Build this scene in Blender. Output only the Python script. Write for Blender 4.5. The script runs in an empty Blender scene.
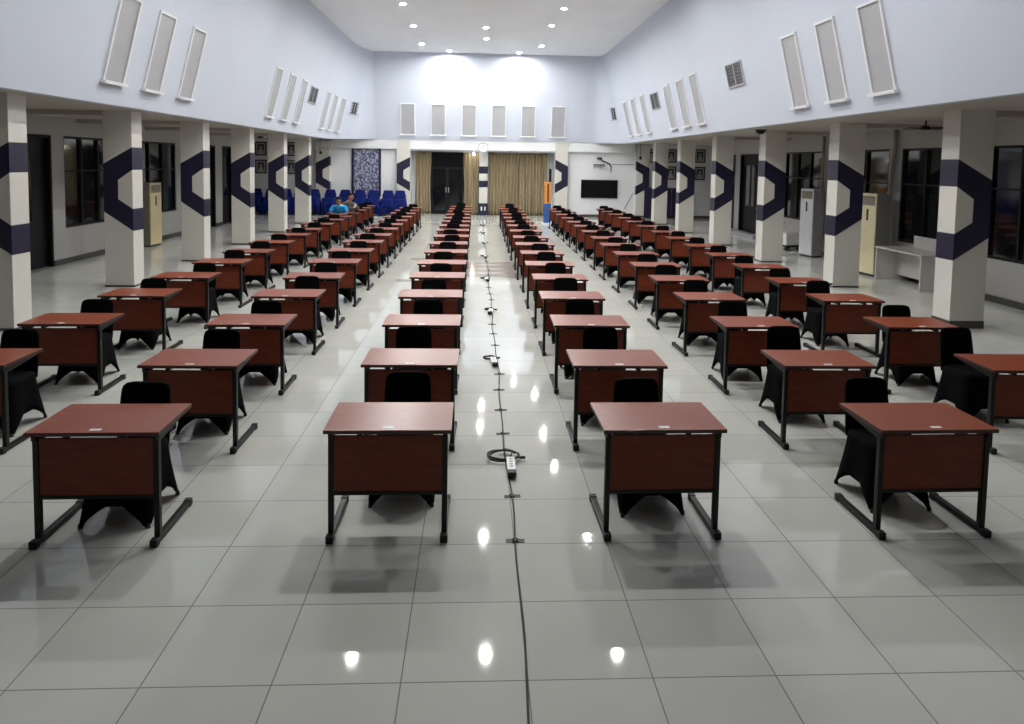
import bpy, bmesh, math, random
from mathutils import Vector, Matrix
S = bpy.context.scene
C = S.collection
PI = math.pi

# ------------------------------------------------------------------ camera, world, exposure
cam_d = bpy.data.cameras.new('camera')
cam_o = bpy.data.objects.new('camera', cam_d)
C.objects.link(cam_o)
S.camera = cam_o
fw = Vector((0.04904, 0.99659, -0.06639)); rt = Vector((0.9987, -0.04802, 0.01685)); up = Vector((-0.0136, 0.06713, 0.99765))
cam_o.matrix_world = Matrix(((rt.x, up.x, -fw.x, 0), (rt.y, up.y, -fw.y, 0), (rt.z, up.z, -fw.z, 2.4486), (0, 0, 0, 1)))
cam_d.sensor_fit = 'HORIZONTAL'
cam_d.sensor_width = 36
cam_d.lens = 704.13 / 1024 * 36
cam_d.shift_x = 0.001
cam_d.shift_y = -0.14876
cam_d.clip_start = 0.05
S.view_settings.view_transform = 'Standard'
S.view_settings.look = 'None'
S.view_settings.exposure = 0.0
S.view_settings.gamma = 1
S.view_settings.use_curve_mapping = False
w = bpy.data.worlds.new('world')
S.world = w
w.use_nodes = True
w.node_tree.nodes['Background'].inputs[0].default_value = (0.02, 0.022, 0.03, 1)
w.node_tree.nodes['Background'].inputs[1].default_value = 1.0
LAMP_STRENGTH = 2150.0          # ceiling downlights, built with their fixtures below
LAMP_COLOR = (1.0, 0.985, 0.95, 1)

rnd = random.Random(11)

# ------------------------------------------------------------------ helpers
class MB:
    def __init__(self):
        self.bm = bmesh.new()
        self.mi = 0
    def face(self, pts):
        vs = [self.bm.verts.new(p) for p in pts]
        f = self.bm.faces.new(vs); f.material_index = self.mi
        return f
    def box(self, a, b, bev=0.0):
        x0, y0, z0 = a; x1, y1, z1 = b
        v = [self.bm.verts.new(p) for p in ((x0,y0,z0),(x1,y0,z0),(x1,y1,z0),(x0,y1,z0),(x0,y0,z1),(x1,y0,z1),(x1,y1,z1),(x0,y1,z1))]
        fs = []
        for q in ((3,2,1,0),(4,5,6,7),(0,1,5,4),(1,2,6,5),(2,3,7,6),(3,0,4,7)):
            f = self.bm.faces.new([v[i] for i in q]); f.material_index = self.mi; fs.append(f)
        if bev > 0:
            es = list({e for f in fs for e in f.edges})
            r = bmesh.ops.bevel(self.bm, geom=es, offset=bev, segments=2, profile=0.6, affect='EDGES', clamp_overlap=True)
            for f in r['faces']: f.material_index = self.mi
        return self
    def prism(self, pts, off):
        """closed polygon (3-D points) extruded by vector off"""
        off = Vector(off)
        a = [self.bm.verts.new(Vector(p)) for p in pts]
        b = [self.bm.verts.new(Vector(p) + off) for p in pts]
        n = len(a)
        fs = [self.bm.faces.new(list(reversed(a))), self.bm.faces.new(b)]
        for i in range(n):
            fs.append(self.bm.faces.new([a[i], a[(i+1) % n], b[(i+1) % n], b[i]]))
        for f in fs: f.material_index = self.mi
        return self
    def loft(self, rings, caps=True):
        R = [[self.bm.verts.new(p) for p in r] for r in rings]
        n = len(R[0])
        for k in range(len(R)-1):
            for i in range(n):
                f = self.bm.faces.new([R[k][i], R[k][(i+1) % n], R[k+1][(i+1) % n], R[k+1][i]]); f.material_index = self.mi; f.smooth = True
        if caps:
            f = self.bm.faces.new(list(reversed(R[0]))); f.material_index = self.mi
            f = self.bm.faces.new(R[-1]); f.material_index = self.mi
        return self
    def tube(self, pts, r, n=8, closed=False):
        pts = [Vector(p) for p in pts]
        rings = []
        m = len(pts)
        prev = None
        for i, p in enumerate(pts):
            if closed: t = (pts[(i+1) % m] - pts[i-1])
            else: t = (pts[min(i+1, m-1)] - pts[max(i-1, 0)])
            t.normalize()
            if prev is None:
                u = t.cross(Vector((0,0,1)))
                if u.length < 1e-3: u = t.cross(Vector((1,0,0)))
            else:
                u = prev - t * prev.dot(t)
            u.normalize(); prev = u
            v = t.cross(u)
            rr = r[i] if isinstance(r, (list, tuple)) else r
            rings.append([p + u*math.cos(2*PI*k/n)*rr + v*math.sin(2*PI*k/n)*rr for k in range(n)])
        if closed:
            rings.append(rings[0]); return self.loft(rings, caps=False)
        return self.loft(rings)
    def cyl(self, c, r, h, n=24, axis='z', r2=None):
        c = Vector(c); r2 = r if r2 is None else r2
        ax = {'x': Vector((1,0,0)), 'y': Vector((0,1,0)), 'z': Vector((0,0,1))}[axis]
        a = Vector((1,0,0)) if axis != 'x' else Vector((0,1,0))
        b = ax.cross(a)
        rings = [[c + ax*z + (a*math.cos(2*PI*k/n) + b*math.sin(2*PI*k/n))*q for k in range(n)] for z, q in ((0, r), (h, r2))]
        return self.loft(rings)
    def build(self, name, mats, parent=None, smooth=None, **props):
        bmesh.ops.recalc_face_normals(self.bm, faces=self.bm.faces)
        me = bpy.data.meshes.new(name)
        self.bm.to_mesh(me); self.bm.free()
        if not isinstance(mats, (list, tuple)): mats = [mats]
        for m in mats: me.materials.append(m)
        if smooth is not None:
            me.polygons.foreach_set('use_smooth', [smooth]*len(me.polygons))
        o = bpy.data.objects.new(name, me)
        C.objects.link(o)
        if parent: o.parent = parent
        for k, v in props.items(): o[k] = v
        return o

def thing(name, label, cat, loc=(0,0,0), rz=0, group=None):
    o = bpy.data.objects.new(name, None)
    o.empty_display_size = .1
    C.objects.link(o)
    o.location = loc; o.rotation_euler = (0, 0, rz)
    o['label'] = label; o['category'] = cat
    if group: o['group'] = group
    return o

def copy_tree(src, loc, rz, label, group=None):
    r = src.copy(); C.objects.link(r)
    r.location = loc; r.rotation_euler = (0, 0, rz); r['label'] = label
    if group: r['group'] = group
    def rec(s, d):
        for ch in kids[s.name]:
            c = ch.copy(); c.parent = d; C.objects.link(c)
            rec(ch, c)
    rec(src, r)
    return r
kids = {}
def index_tree(root):
    def rec(o):
        kids[o.name] = list(o.children)
        for c in o.children: rec(c)
    rec(root)

def struct(mb, name, mats, parent=None, smooth=None):
    o = mb.build(name, mats, parent, smooth)
    if not parent: o['kind'] = 'structure'
    return o

ORD = ['nearest', 'second', 'third', 'fourth', 'fifth', 'sixth', 'seventh', 'eighth', 'ninth', 'tenth', 'eleventh', 'twelfth',
       'thirteenth', 'fourteenth', 'fifteenth', 'sixteenth', 'seventeenth', 'eighteenth', 'nineteenth', 'twentieth', 'twenty-first', 'twenty-second', 'twenty-third', 'twenty-fourth', 'twenty-fifth']

# ------------------------------------------------------------------ materials
def mat(name, col, rough=0.5, metal=0.0, spec=0.5, noise=0.0, nscale=8.0, bump=0.0, stretch=None, rough_var=0.0, sheen=0.0, coat=0.0):
    m = bpy.data.materials.new(name); m.use_nodes = True
    nt = m.node_tree; b = nt.nodes['Principled BSDF']
    b.inputs['Base Color'].default_value = (*col, 1)
    b.inputs['Roughness'].default_value = rough
    b.inputs['Metallic'].default_value = metal
    b.inputs['Specular IOR Level'].default_value = spec
    if sheen: b.inputs['Sheen Weight'].default_value = sheen
    if coat: b.inputs['Coat Weight'].default_value = coat
    tc = nt.nodes.new('ShaderNodeTexCoord')
    mp = nt.nodes.new('ShaderNodeMapping')
    nt.links.new(tc.outputs['Object'], mp.inputs[0])
    if stretch: mp.inputs['Scale'].default_value = stretch
    n = nt.nodes.new('ShaderNodeTexNoise'); n.inputs['Scale'].default_value = nscale; n.inputs['Detail'].default_value = 4
    nt.links.new(mp.outputs[0], n.inputs['Vector'])
    if noise:
        r = nt.nodes.new('ShaderNodeValToRGB')
        r.color_ramp.elements[0].position = .3; r.color_ramp.elements[1].position = .7
        r.color_ramp.elements[0].color = (*[c*(1-noise) for c in col], 1)
        r.color_ramp.elements[1].color = (*[min(1, c*(1+noise)) for c in col], 1)
        nt.links.new(n.outputs['Fac'], r.inputs[0]); nt.links.new(r.outputs[0], b.inputs['Base Color'])
    if bump:
        bp = nt.nodes.new('ShaderNodeBump'); bp.inputs['Strength'].default_value = bump; bp.inputs['Distance'].default_value = .01
        nt.links.new(n.outputs['Fac'], bp.inputs['Height']); nt.links.new(bp.outputs[0], b.inputs['Normal'])
    return m

def emit(name, col, s):
    m = bpy.data.materials.new(name); m.use_nodes = True
    nt = m.node_tree; nt.nodes.remove(nt.nodes['Principled BSDF'])
    e = nt.nodes.new('ShaderNodeEmission'); e.inputs[0].default_value = col; e.inputs[1].default_value = s
    nt.links.new(e.outputs[0], nt.nodes['Material Output'].inputs[0])
    return m

M = {}
M['upper'] = mat('upper_wall_paint', (.56, .605, .70), .6, noise=.02, nscale=.6)
M['ceiling'] = mat('ceiling_paint', (.80, .82, .86), .7, noise=.02, nscale=.8)
M['cream'] = mat('cream_wall_paint', (.38, .37, .355), .55, noise=.03, nscale=.7)
M['wall'] = mat('back_wall_paint', (.72, .73, .75), .5, noise=.02, nscale=.8)
M['pillar'] = mat('pillar_paint', (.60, .585, .54), .45, noise=.03, nscale=1.5)
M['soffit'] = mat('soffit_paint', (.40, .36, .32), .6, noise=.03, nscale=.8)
M['navy'] = mat('navy_paint', (.0105, .0095, .034), .4, noise=.1, nscale=2)
M['skirting'] = mat('dark_skirting_tile', (.05, .048, .046), .3, noise=.1)
M['glass'] = mat('night_glass', (.006, .007, .009), .06, spec=.6, noise=.2, nscale=.5)
M['frame'] = mat('dark_frame', (.008, .008, .010), .45, spec=.2, noise=.1)
M['doorwood'] = mat('dark_door_leaf', (.008, .008, .011), .45, spec=.2, noise=.2, nscale=3)
M['white'] = mat('white_plastic', (.75, .76, .78), .4, noise=.02)
M['louvre'] = mat('grey_louvre', (.39, .395, .415), .5, noise=.04, nscale=3)
M['metal'] = mat('black_powder_coat', (.008, .008, .009), .4, spec=.3, noise=.15, nscale=20)
M['steel'] = mat('brushed_steel', (.6, .6, .62), .3, metal=1.0, noise=.05)
M['rubber'] = mat('black_rubber', (.010, .010, .010), .6, noise=.15, nscale=30)
M['cover'] = mat('black_stretch_cover', (.0035, .0035, .0045), .85, spec=.05, noise=.2, nscale=40, bump=.1)
M['blue'] = mat('blue_plastic', (.008, .030, .28), .4, noise=.12, nscale=12)
M['bluefab'] = mat('blue_seat_cloth', (.0015, .009, .115), .7, spec=.2, noise=.15, nscale=25)
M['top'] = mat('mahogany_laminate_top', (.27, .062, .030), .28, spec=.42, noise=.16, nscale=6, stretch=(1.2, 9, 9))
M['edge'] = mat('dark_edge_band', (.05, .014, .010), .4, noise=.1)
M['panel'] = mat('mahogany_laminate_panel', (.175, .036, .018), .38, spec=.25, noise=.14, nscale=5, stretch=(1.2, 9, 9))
M['sticker'] = mat('white_paper', (.80, .82, .85), .6, noise=.02)
M['beige'] = mat('beige_cabinet', (.62, .52, .30), .4, noise=.04)
M['ivory'] = mat('ivory_cabinet', (.70, .64, .42), .4, noise=.04)
M['greywhite'] = mat('grey_white_cabinet', (.60, .61, .63), .4, noise=.04)
M['greyside'] = mat('grey_side_sheet', (.30, .30, .31), .45, noise=.05)
M['grille'] = mat('dark_grille', (.025, .025, .028), .5, noise=.1)
M['tabletop'] = mat('pale_laminate', (.62, .60, .57), .35, noise=.04)
M['screen'] = mat('switched_off_screen', (.004, .004, .006), .25, spec=.2, noise=.1)
M['orange'] = mat('orange_print', (.72, .33, .09), .5, noise=.06)
M['brownprint'] = mat('brown_print', (.20, .05, .012), .5, noise=.1)
M['blueprint'] = mat('blue_print', (.03, .10, .33), .5, noise=.06)
M['card'] = mat('white_box_sheet', (.70, .70, .72), .5, noise=.03)
M['skin'] = mat('skin', (.30, .15, .09), .5, noise=.08, nscale=20)
M['hair'] = mat('black_hair', (.005, .0045, .004), .75, spec=.12, noise=.2, nscale=60)
M['shirt'] = mat('bright_blue_cotton', (.012, .30, .72), .8, noise=.08, nscale=15)
M['jacket'] = mat('grey_green_jacket', (.070, .080, .062), .8, noise=.15, nscale=15)
M['trouser'] = mat('dark_trousers', (.02, .02, .026), .8, noise=.15, nscale=15)
M['print_photo'] = mat('dark_portrait_print', (.05, .045, .045), .4, noise=.6, nscale=6)
M['gold'] = mat('pale_mat_board', (.40, .39, .37), .6, noise=.05)
M['inlay'] = mat('brown_floor_inlay', (.36, .325, .295), .12, noise=.08, nscale=3)
M['inlay_light'] = mat('light_floor_inlay', (.52, .51, .50), .12, noise=.04, nscale=3)
M['pipe'] = mat('pipe_lagging', (.24, .21, .18), .6, noise=.1)
M['lamp'] = emit('lamp_light', LAMP_COLOR, LAMP_STRENGTH)
M['bulb'] = emit('small_bulb_light', (1, .97, .92, 1), 60)

def floor_material():
    m = bpy.data.materials.new('polished_floor_tiles'); m.use_nodes = True
    nt = m.node_tree; N = nt.nodes; L = nt.links
    b = N['Principled BSDF']
    g = N.new('ShaderNodeNewGeometry')
    sub = N.new('ShaderNodeVectorMath'); sub.operation = 'SUBTRACT'; sub.inputs[1].default_value = (-1.5255, 4.3757, 0)
    L.new(g.outputs['Position'], sub.inputs[0])
    dv = N.new('ShaderNodeVectorMath'); dv.operation = 'DIVIDE'; dv.inputs[1].default_value = (.6, .6, 1)
    L.new(sub.outputs[0], dv.inputs[0])
    fl = N.new('ShaderNodeVectorMath'); fl.operation = 'FLOOR'; L.new(dv.outputs[0], fl.inputs[0])
    fr = N.new('ShaderNodeVectorMath'); fr.operation = 'FRACTION'; L.new(dv.outputs[0], fr.inputs[0])
    c = N.new('ShaderNodeVectorMath'); c.operation = 'SUBTRACT'; c.inputs[1].default_value = (.5, .5, 0); L.new(fr.outputs[0], c.inputs[0])
    a = N.new('ShaderNodeVectorMath'); a.operation = 'ABSOLUTE'; L.new(c.outputs[0], a.inputs[0])
    sp = N.new('ShaderNodeSeparateXYZ'); L.new(a.outputs[0], sp.inputs[0])
    mx = N.new('ShaderNodeMath'); mx.operation = 'MAXIMUM'; L.new(sp.outputs[0], mx.inputs[0]); L.new(sp.outputs[1], mx.inputs[1])
    gt = N.new('ShaderNodeMath'); gt.operation = 'GREATER_THAN'; gt.inputs[1].default_value = .4945; L.new(mx.outputs[0], gt.inputs[0])
    wn = N.new('ShaderNodeTexWhiteNoise'); L.new(fl.outputs[0], wn.inputs[0])
    nz = N.new('ShaderNodeTexNoise'); nz.inputs['Scale'].default_value = 2.2; nz.inputs['Detail'].default_value = 5
    L.new(g.outputs['Position'], nz.inputs['Vector'])
    ad = N.new('ShaderNodeMath'); ad.operation = 'MULTIPLY_ADD'; ad.inputs[1].default_value = .6
    L.new(wn.outputs[0], ad.inputs[0]); L.new(nz.outputs[0], ad.inputs[2])
    ramp = N.new('ShaderNodeValToRGB')
    ramp.color_ramp.elements[0].position = .2; ramp.color_ramp.elements[1].position = 1.0
    ramp.color_ramp.elements[0].color = (.515, .53, .498, 1); ramp.color_ramp.elements[1].color = (.585, .595, .558, 1)
    L.new(ad.outputs[0], ramp.inputs[0])
    mix = N.new('ShaderNodeMix'); mix.data_type = 'RGBA'
    L.new(gt.outputs[0], mix.inputs[0]); L.new(ramp.outputs[0], mix.inputs[6]); mix.inputs[7].default_value = (.19, .19, .18, 1)
    L.new(mix.outputs[2], b.inputs['Base Color'])
    rr = N.new('ShaderNodeMapRange'); rr.inputs[3].default_value = .026; rr.inputs[4].default_value = .044
    L.new(nz.outputs[0], rr.inputs[0])
    rm = N.new('ShaderNodeMath'); rm.operation = 'MAXIMUM'
    gs = N.new('ShaderNodeMath'); gs.operation = 'MULTIPLY'; gs.inputs[1].default_value = .7; L.new(gt.outputs[0], gs.inputs[0])
    L.new(rr.outputs[0], rm.inputs[0]); L.new(gs.outputs[0], rm.inputs[1])
    L.new(rm.outputs[0], b.inputs['Roughness'])
    b.inputs['Specular IOR Level'].default_value = .5
    bp = N.new('ShaderNodeBump'); bp.inputs['Strength'].default_value = .002; bp.inputs['Distance'].default_value = .02
    n2 = N.new('ShaderNodeTexNoise'); n2.inputs['Scale'].default_value = 1.3; L.new(g.outputs['Position'], n2.inputs['Vector'])
    L.new(n2.outputs[0], bp.inputs['Height']); L.new(bp.outputs[0], b.inputs['Normal'])
    return m
M['floor'] = floor_material()

def curtain_material():
    m = mat('golden_beige_curtain', (.265, .205, .115), .8, noise=.3, nscale=3, stretch=(6, 1, .15), sheen=.2)
    return m
M['curtain'] = curtain_material()

def batik_material():
    m = bpy.data.materials.new('mottled_blue_print'); m.use_nodes = True
    nt = m.node_tree; N = nt.nodes; L = nt.links; b = N['Principled BSDF']
    tc = N.new('ShaderNodeTexCoord')
    v = N.new('ShaderNodeTexVoronoi'); v.inputs['Scale'].default_value = 11; L.new(tc.outputs['Object'], v.inputs['Vector'])
    n = N.new('ShaderNodeTexNoise'); n.inputs['Scale'].default_value = 7; n.inputs['Detail'].default_value = 5; L.new(tc.outputs['Object'], n.inputs['Vector'])
    a = N.new('ShaderNodeMath'); a.operation = 'MULTIPLY'; L.new(v.outputs['Distance'], a.inputs[0]); L.new(n.outputs[0], a.inputs[1])
    r = N.new('ShaderNodeValToRGB'); e = r.color_ramp.elements
    e[0].position = .10; e[0].color = (.46, .47, .55, 1)
    e[1].position = .34; e[1].color = (.07, .075, .15, 1)
    k = e.new(.2); k.color = (.22, .23, .33, 1)
    L.new(a.outputs[0], r.inputs[0]); L.new(r.outputs[0], b.inputs['Base Color'])
    b.inputs['Roughness'].default_value = .5
    return m
M['batik'] = batik_material()

# ------------------------------------------------------------------ the room
YB = 32.37          # back wall
YF = -4.0           # wall behind the photographer
XWL, XWR = -9.3, 9.7
XEL, XER = -11.0, 11.2    # where the galleries widen at the back
YSTEP = 27.75
b = MB(); b.box((XEL-.3, YF-.2, -.2), (XER+.3, 33.4, 0)); struct(b, 'floor', M['floor'])

def side_wall(mb, X, out, y0, y1, z1, openings, t=.2):
    """wall along y with real openings (ya, yb, za, zb); inner face at X, thickness grows to out"""
    xa, xb = (X, X+t) if out > 0 else (X-t, X)
    y = y0
    for ya, yb, za, zb in sorted(openings):
        mb.box((xa, y, 0), (xb, ya, z1))
        if za > 0: mb.box((xa, ya, 0), (xb, yb, za))
        mb.box((xa, ya, zb), (xb, yb, z1))
        y = yb
    mb.box((xa, y, 0), (xb, y1, z1))

WIN_L = [(9.6, 12.6, .8, 2.88), (16.38, 18.6, .8, 2.88), (19.7, 22.28, .8, 2.88)]
DOOR_L = [(13.9, 15.9, 0, 2.88), (24.0, 25.57, 0, 2.88), (26.26, 27.27, 0, 2.88)]
WIN_R = [(10.6, 12.9, .8, 2.92), (14.0, 15.7, .8, 2.92), (16.18, 18.2, .8, 2.92), (19.35, 21.8, .88, 2.92)]
DOOR_R = [(23.93, 25.56, 0, 2.90), (26.06, 27.2, 0, 2.89)]
b = MB(); side_wall(b, XWL, -1, YF, YSTEP, 3.6, WIN_L + DOOR_L)
b.box((XEL-.2, YSTEP-.2, 0), (XWL-.2, YSTEP, 3.6)); b.box((XEL-.2, YSTEP, 0), (XEL, 32.57, 3.6))
struct(b, 'wall_left', M['cream'])
b = MB(); side_wall(b, XWR, 1, YF, YSTEP, 3.6, WIN_R + DOOR_R)
b.box((XWR+.2, YSTEP-.2, 0), (XER+.2, YSTEP, 3.6)); b.box((XER, YSTEP, 0), (XER+.2, 32.57, 3.6))
struct(b, 'wall_right', M['cream'])
# back wall with the curtained bay
BX0, BX1 = -3.03, 3.58
b = MB()
b.box((XEL-.2, YB, 0), (BX0, YB+.2, 3.6)); b.box((BX1, YB, 0), (XER+.2, YB+.2, 3.6))
b.box((BX0-.2, YB+.2, 0), (BX0, YB+.75, 3.6)); b.box((BX1, YB+.2, 0), (BX1+.2, YB+.75, 3.6))
b.box((BX0-.2, YB+.75, 0), (BX1+.2, YB+.95, 3.6))
b.box((BX0, YB+.02, 2.93), (BX1, YB+.75, 3.6))
struct(b, 'wall_back', M['wall'])
b = MB(); b.box((XEL-.2, YF-.2, 0), (XER+.2, YF, 7.6)); struct(b, 'wall_front', M['cream'])
# beam along the foot of the upper back wall
b = MB(); b.box((-6.6, YB-.17, 2.99), (7.2, YB, 3.5), .01); struct(b, 'trim_1', M['wall'])

# upper hall walls: a sloping band with rounded far corners
def bez(p0, p1, p2, n):
    return [tuple((1-t)**2*p0[i] + 2*t*(1-t)*p1[i] + t*t*p2[i] for i in range(3)) for t in [k/n for k in range(n+1)]]
YU = 32.17
path = [(-6.0, YF, 3.29), (-6.0, 10, 3.29), (-6.0, 20, 3.29)]
path += bez((-6.0, 28.2, 3.29), (-6.0, YU, 3.38), (-4.5, YU, 3.43), 10)
path += [(0.2, YU, 3.43)]
path += bez((5.0, YU, 3.43), (6.39, YU, 3.41), (6.39, 30.3, 3.37), 10)
path += [(6.39, 20, 3.37), (6.39, 10, 3.37), (6.39, YF, 3.37)]
ZC = 7.2
SL = 1/math.tan(math.radians(76.5))
def pnormal(i):
    a = Vector(path[max(i-1, 0)]); c = Vector(path[min(i+1, len(path)-1)])
    t = c - a; t.z = 0; t.normalize()
    return Vector((t.y, -t.x, 0))       # towards the hall
b = MB()
for dz in (0,):
    lo = [b.bm.verts.new(p) for p in path]
    hi = [b.bm.verts.new(Vector((p[0], p[1], ZC)) + pnormal(i)*(ZC-p[2])*SL) for i, p in enumerate(path)]
    lo2 = [b.bm.verts.new(Vector(p) - pnormal(i)*.15) for i, p in enumerate(path)]
    hi2 = [b.bm.verts.new(Vector((p[0], p[1], ZC)) + pnormal(i)*((ZC-p[2])*SL-.15)) for i, p in enumerate(path)]
    for i in range(len(path)-1):
        for q in ((lo[i], lo[i+1], hi[i+1], hi[i]), (lo2[i+1], lo2[i], hi2[i], hi2[i+1]), (lo2[i], lo2[i+1], lo[i+1], lo[i]), (hi[i], hi[i+1], hi2[i+1], hi2[i])):
            f = b.bm.faces.new(q); f.smooth = True
    for i in (0, len(path)-1):
        b.bm.faces.new((lo[i], hi[i], hi2[i], lo2[i]))
o = struct(b, 'wall_upper', M['upper'])
es = o.modifiers.new('edges', 'EDGE_SPLIT'); es.split_angle = math.radians(40)
b = MB(); b.box((-6.3, YF-.2, ZC), (6.7, 32.8, ZC+.2)); struct(b, 'ceiling', M['ceiling'])
# gallery soffits
def soffit(name, idx, outer):
    mb = MB()
    for i, j in zip(idx[:-1], idx[1:]):
        A, B = Vector(path[i]), Vector(path[j]); OA, OB = Vector(outer(path[i])), Vector(outer(path[j]))
        A = A - pnormal(i)*.149; B = B - pnormal(j)*.149
        for q in ((A, B, OB, OA), tuple(v + Vector((0, 0, .12)) for v in (OA, OB, B, A))):
            if (q[0]-q[1]).length > 1e-4 or (q[2]-q[3]).length > 1e-4:
                mb.face([v for k, v in enumerate(q) if k == 0 or (v-q[k-1]).length > 1e-5])
    return mb
nL = [i for i, p in enumerate(path) if p[0] < 0.1]
nR = [i for i, p in enumerate(path) if p[0] > 0.1]
def outL(p): return (XEL-.1, p[1], 3.29)
def outR(p): return (XER+.1, p[1], 3.37)
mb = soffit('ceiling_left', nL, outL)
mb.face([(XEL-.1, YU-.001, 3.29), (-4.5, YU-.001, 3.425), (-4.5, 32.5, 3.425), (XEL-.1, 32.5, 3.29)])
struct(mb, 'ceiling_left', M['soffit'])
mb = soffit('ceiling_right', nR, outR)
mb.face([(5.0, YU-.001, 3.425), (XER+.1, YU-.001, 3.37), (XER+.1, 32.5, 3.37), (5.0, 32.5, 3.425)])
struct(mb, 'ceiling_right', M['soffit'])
b = MB(); b.box((-9.3, YF, .0), (-9.27, 9.6, .12))
for ya, yb in ((9.6, 13.9), (15.9, 24.0), (25.57, 26.26), (27.27, YSTEP)): b.box((-9.3, ya, 0), (-9.27, yb, .12))
struct(b, 'baseboard_left', M['skirting'])
b = MB()
for ya, yb in ((YF, 23.93), (25.56, 26.06), (27.2, YSTEP)): b.box((9.67, ya, 0), (9.7, yb, .12))
struct(b, 'baseboard_right', M['skirting'])
b = MB(); b.box((XEL, YB-.03, 0), (BX0-.62, YB, .12)); b.box((BX1+.62, YB-.03, 0), (XER, YB, .12)); struct(b, 'baseboard_back', M['skirting'])

# windows and doors of the side walls
def window(n, X, s, y0, y1, z0, z1, bars):
    xo = X + s*.02; xi = X + s*.12
    f = MB(); w_ = .05
    lo, hi = min(xo, xi), max(xo, xi)
    f.box((lo, y0, z0), (hi, y0+w_, z1)); f.box((lo, y1-w_, z0), (hi, y1, z1))
    f.box((lo, y0+w_, z0), (hi, y1-w_, z0+w_)); f.box((lo, y0+w_, z1-w_), (hi, y1-w_, z1))
    for k in range(1, bars):
        yy = y0 + (y1-y0)*k/bars
        f.box((lo, yy-.025, z0+w_), (hi, yy+.025, z1-w_))
    zt = z0 + (z1-z0)*.62
    f.box((lo+.01, y0+w_, zt-.02), (hi-.01, y1-w_, zt+.02))
    root = MB(); root.box((min(X+s*.07, X+s*.09), y0+.02, z0+.02), (max(X+s*.07, X+s*.09), y1-.02, z1-.02))
    r = struct(root, 'window_%d' % n, M['glass'])
    f.build('window_frame', M['frame'], r)
    bk = MB(); bk.box((min(X+s*.19, X+s*.2), y0-.05, z0-.05), (max(X+s*.19, X+s*.2), y1+.05, z1+.05)); bk.build('shutter', M['frame'], r)
def door(n, X, s, y0, y1, z1):
    xa, xb = X+s*.10, X+s*.15
    d = MB(); d.box((min(xa, xb), y0+.06, .005), (max(xa, xb), y1-.06, z1-.06))
    r = struct(d, 'door_%d' % n, M['doorwood'])
    f = MB(); lo, hi = min(X-s*.01, X+s*.18), max(X-s*.01, X+s*.18)
    f.box((lo, y0, 0), (hi, y0+.06, z1)); f.box((lo, y1-.06, 0), (hi, y1, z1)); f.box((lo, y0+.06, z1-.06), (hi, y1-.06, z1))
    f.build('door_frame', M['frame'], r)
    g = MB(); xs = X+s*.085; lo, hi = min(xs, xs+s*.02), max(xs, xs+s*.02)
    ym = (y0+y1)/2
    if y1-y0 > 1.3:
        g.box((lo, ym-.42, 1.05), (hi, ym-.08, 2.5)); g.box((lo, ym+.08, 1.05), (hi, ym+.42, 2.5))
    else:
        g.box((lo, y0+.22, 1.05), (hi, y1-.22, 2.5))
    g.build('door_glass', M['glass'], r)
    h = MB(); hx = X+s*.06
    h.tube([(X+s*.1, y0+.16, 1.0), (hx, y0+.16, 1.0), (hx, y0+.28, 1.0)], .01); h.build('door_handle', M['steel'], r)
for i, o in enumerate(WIN_L): window(i+1, XWL, -1, *o, 3)
for i, o in enumerate(WIN_R): window(i+4, XWR, 1, *o, 3 if o[1]-o[0] > 2.1 else 2)
for i, o in enumerate(DOOR_L): door(i+1, XWL, -1, o[0], o[1], o[3])
for i, o in enumerate(DOOR_R): door(i+4, XWR, 1, o[0], o[1], o[3])
b = MB(); b.box((9.35, 23.3, 0), (9.7, 26.0, .12), .01); struct(b, 'trim_2', M['greyside'])

# pillars with their half-hexagon bands
def band(mb, x_in, x_out, y, zt, zb, eps):
    """half hexagon on a face at y, open side at x_in"""
    H_ = zt - zb
    xm = (x_in + x_out)/2
    e = Vector((0, -eps, 0))
    k = [0, .20, .268, .39, .62, .735, .77, 1.0]
    z = [zt - H_*t for t in k]
    P = lambda x, zz: Vector((x, y, zz))
    for poly in ([P(x_in, z[0]), P(x_out, z[1]), P(xm, z[3]), P(x_in, z[2])],
                 [P(x_out, z[1]), P(x_out, z[6]), P(xm, z[4]), P(xm, z[3])],
                 [P(xm, z[4]), P(x_out, z[6]), P(x_in, z[7]), P(x_in, z[5])]):
        mb.prism(poly, e)
    return z
def pillar(x_in, x_out, y0, y1, top, zt=2.616, zb=1.059, sk=.11):
    mb = MB()
    lo, hi = min(x_in, x_out), max(x_in, x_out)
    mb.box((lo, y0, 0), (hi, y1, top), .006)
    mb.mi = 1
    z = band(mb, x_in, x_out, y0, zt, zb, .003)
    s = 1 if x_in > x_out else -1          # aisle side
    a, c = sorted((x_in, x_in + s*.003))
    mb.box((a, y0-.003, z[2]), (c, y1, z[0])); mb.box((a, y0-.003, z[7]), (c, y1, z[5]))
    mb.mi = 2
    mb.box((lo-.006, y0-.006, 0), (hi+.006, y1+.006, sk))
    struct(mb, 'pillar', [M['pillar'], M['navy'], M['skirting']])
for y in (9.98, 13.424, 16.839, 20.24, 23.75, 27.2): pillar(-6.396, -6.92, y, y+.40, 3.3, sk=.035)
for y in (6.8, 10.434, 14.024, 17.677, 21.388, 25.199, 28.8): pillar(7.343, 7.89, y, y+.41, 3.375, sk=.12 if y < 12 else .035)
pillar(7.343, 7.95, 32.2, YB, 3.375)
pillar(-6.62, -7.24, 32.1, YB, 3.3, sk=.035)
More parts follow.
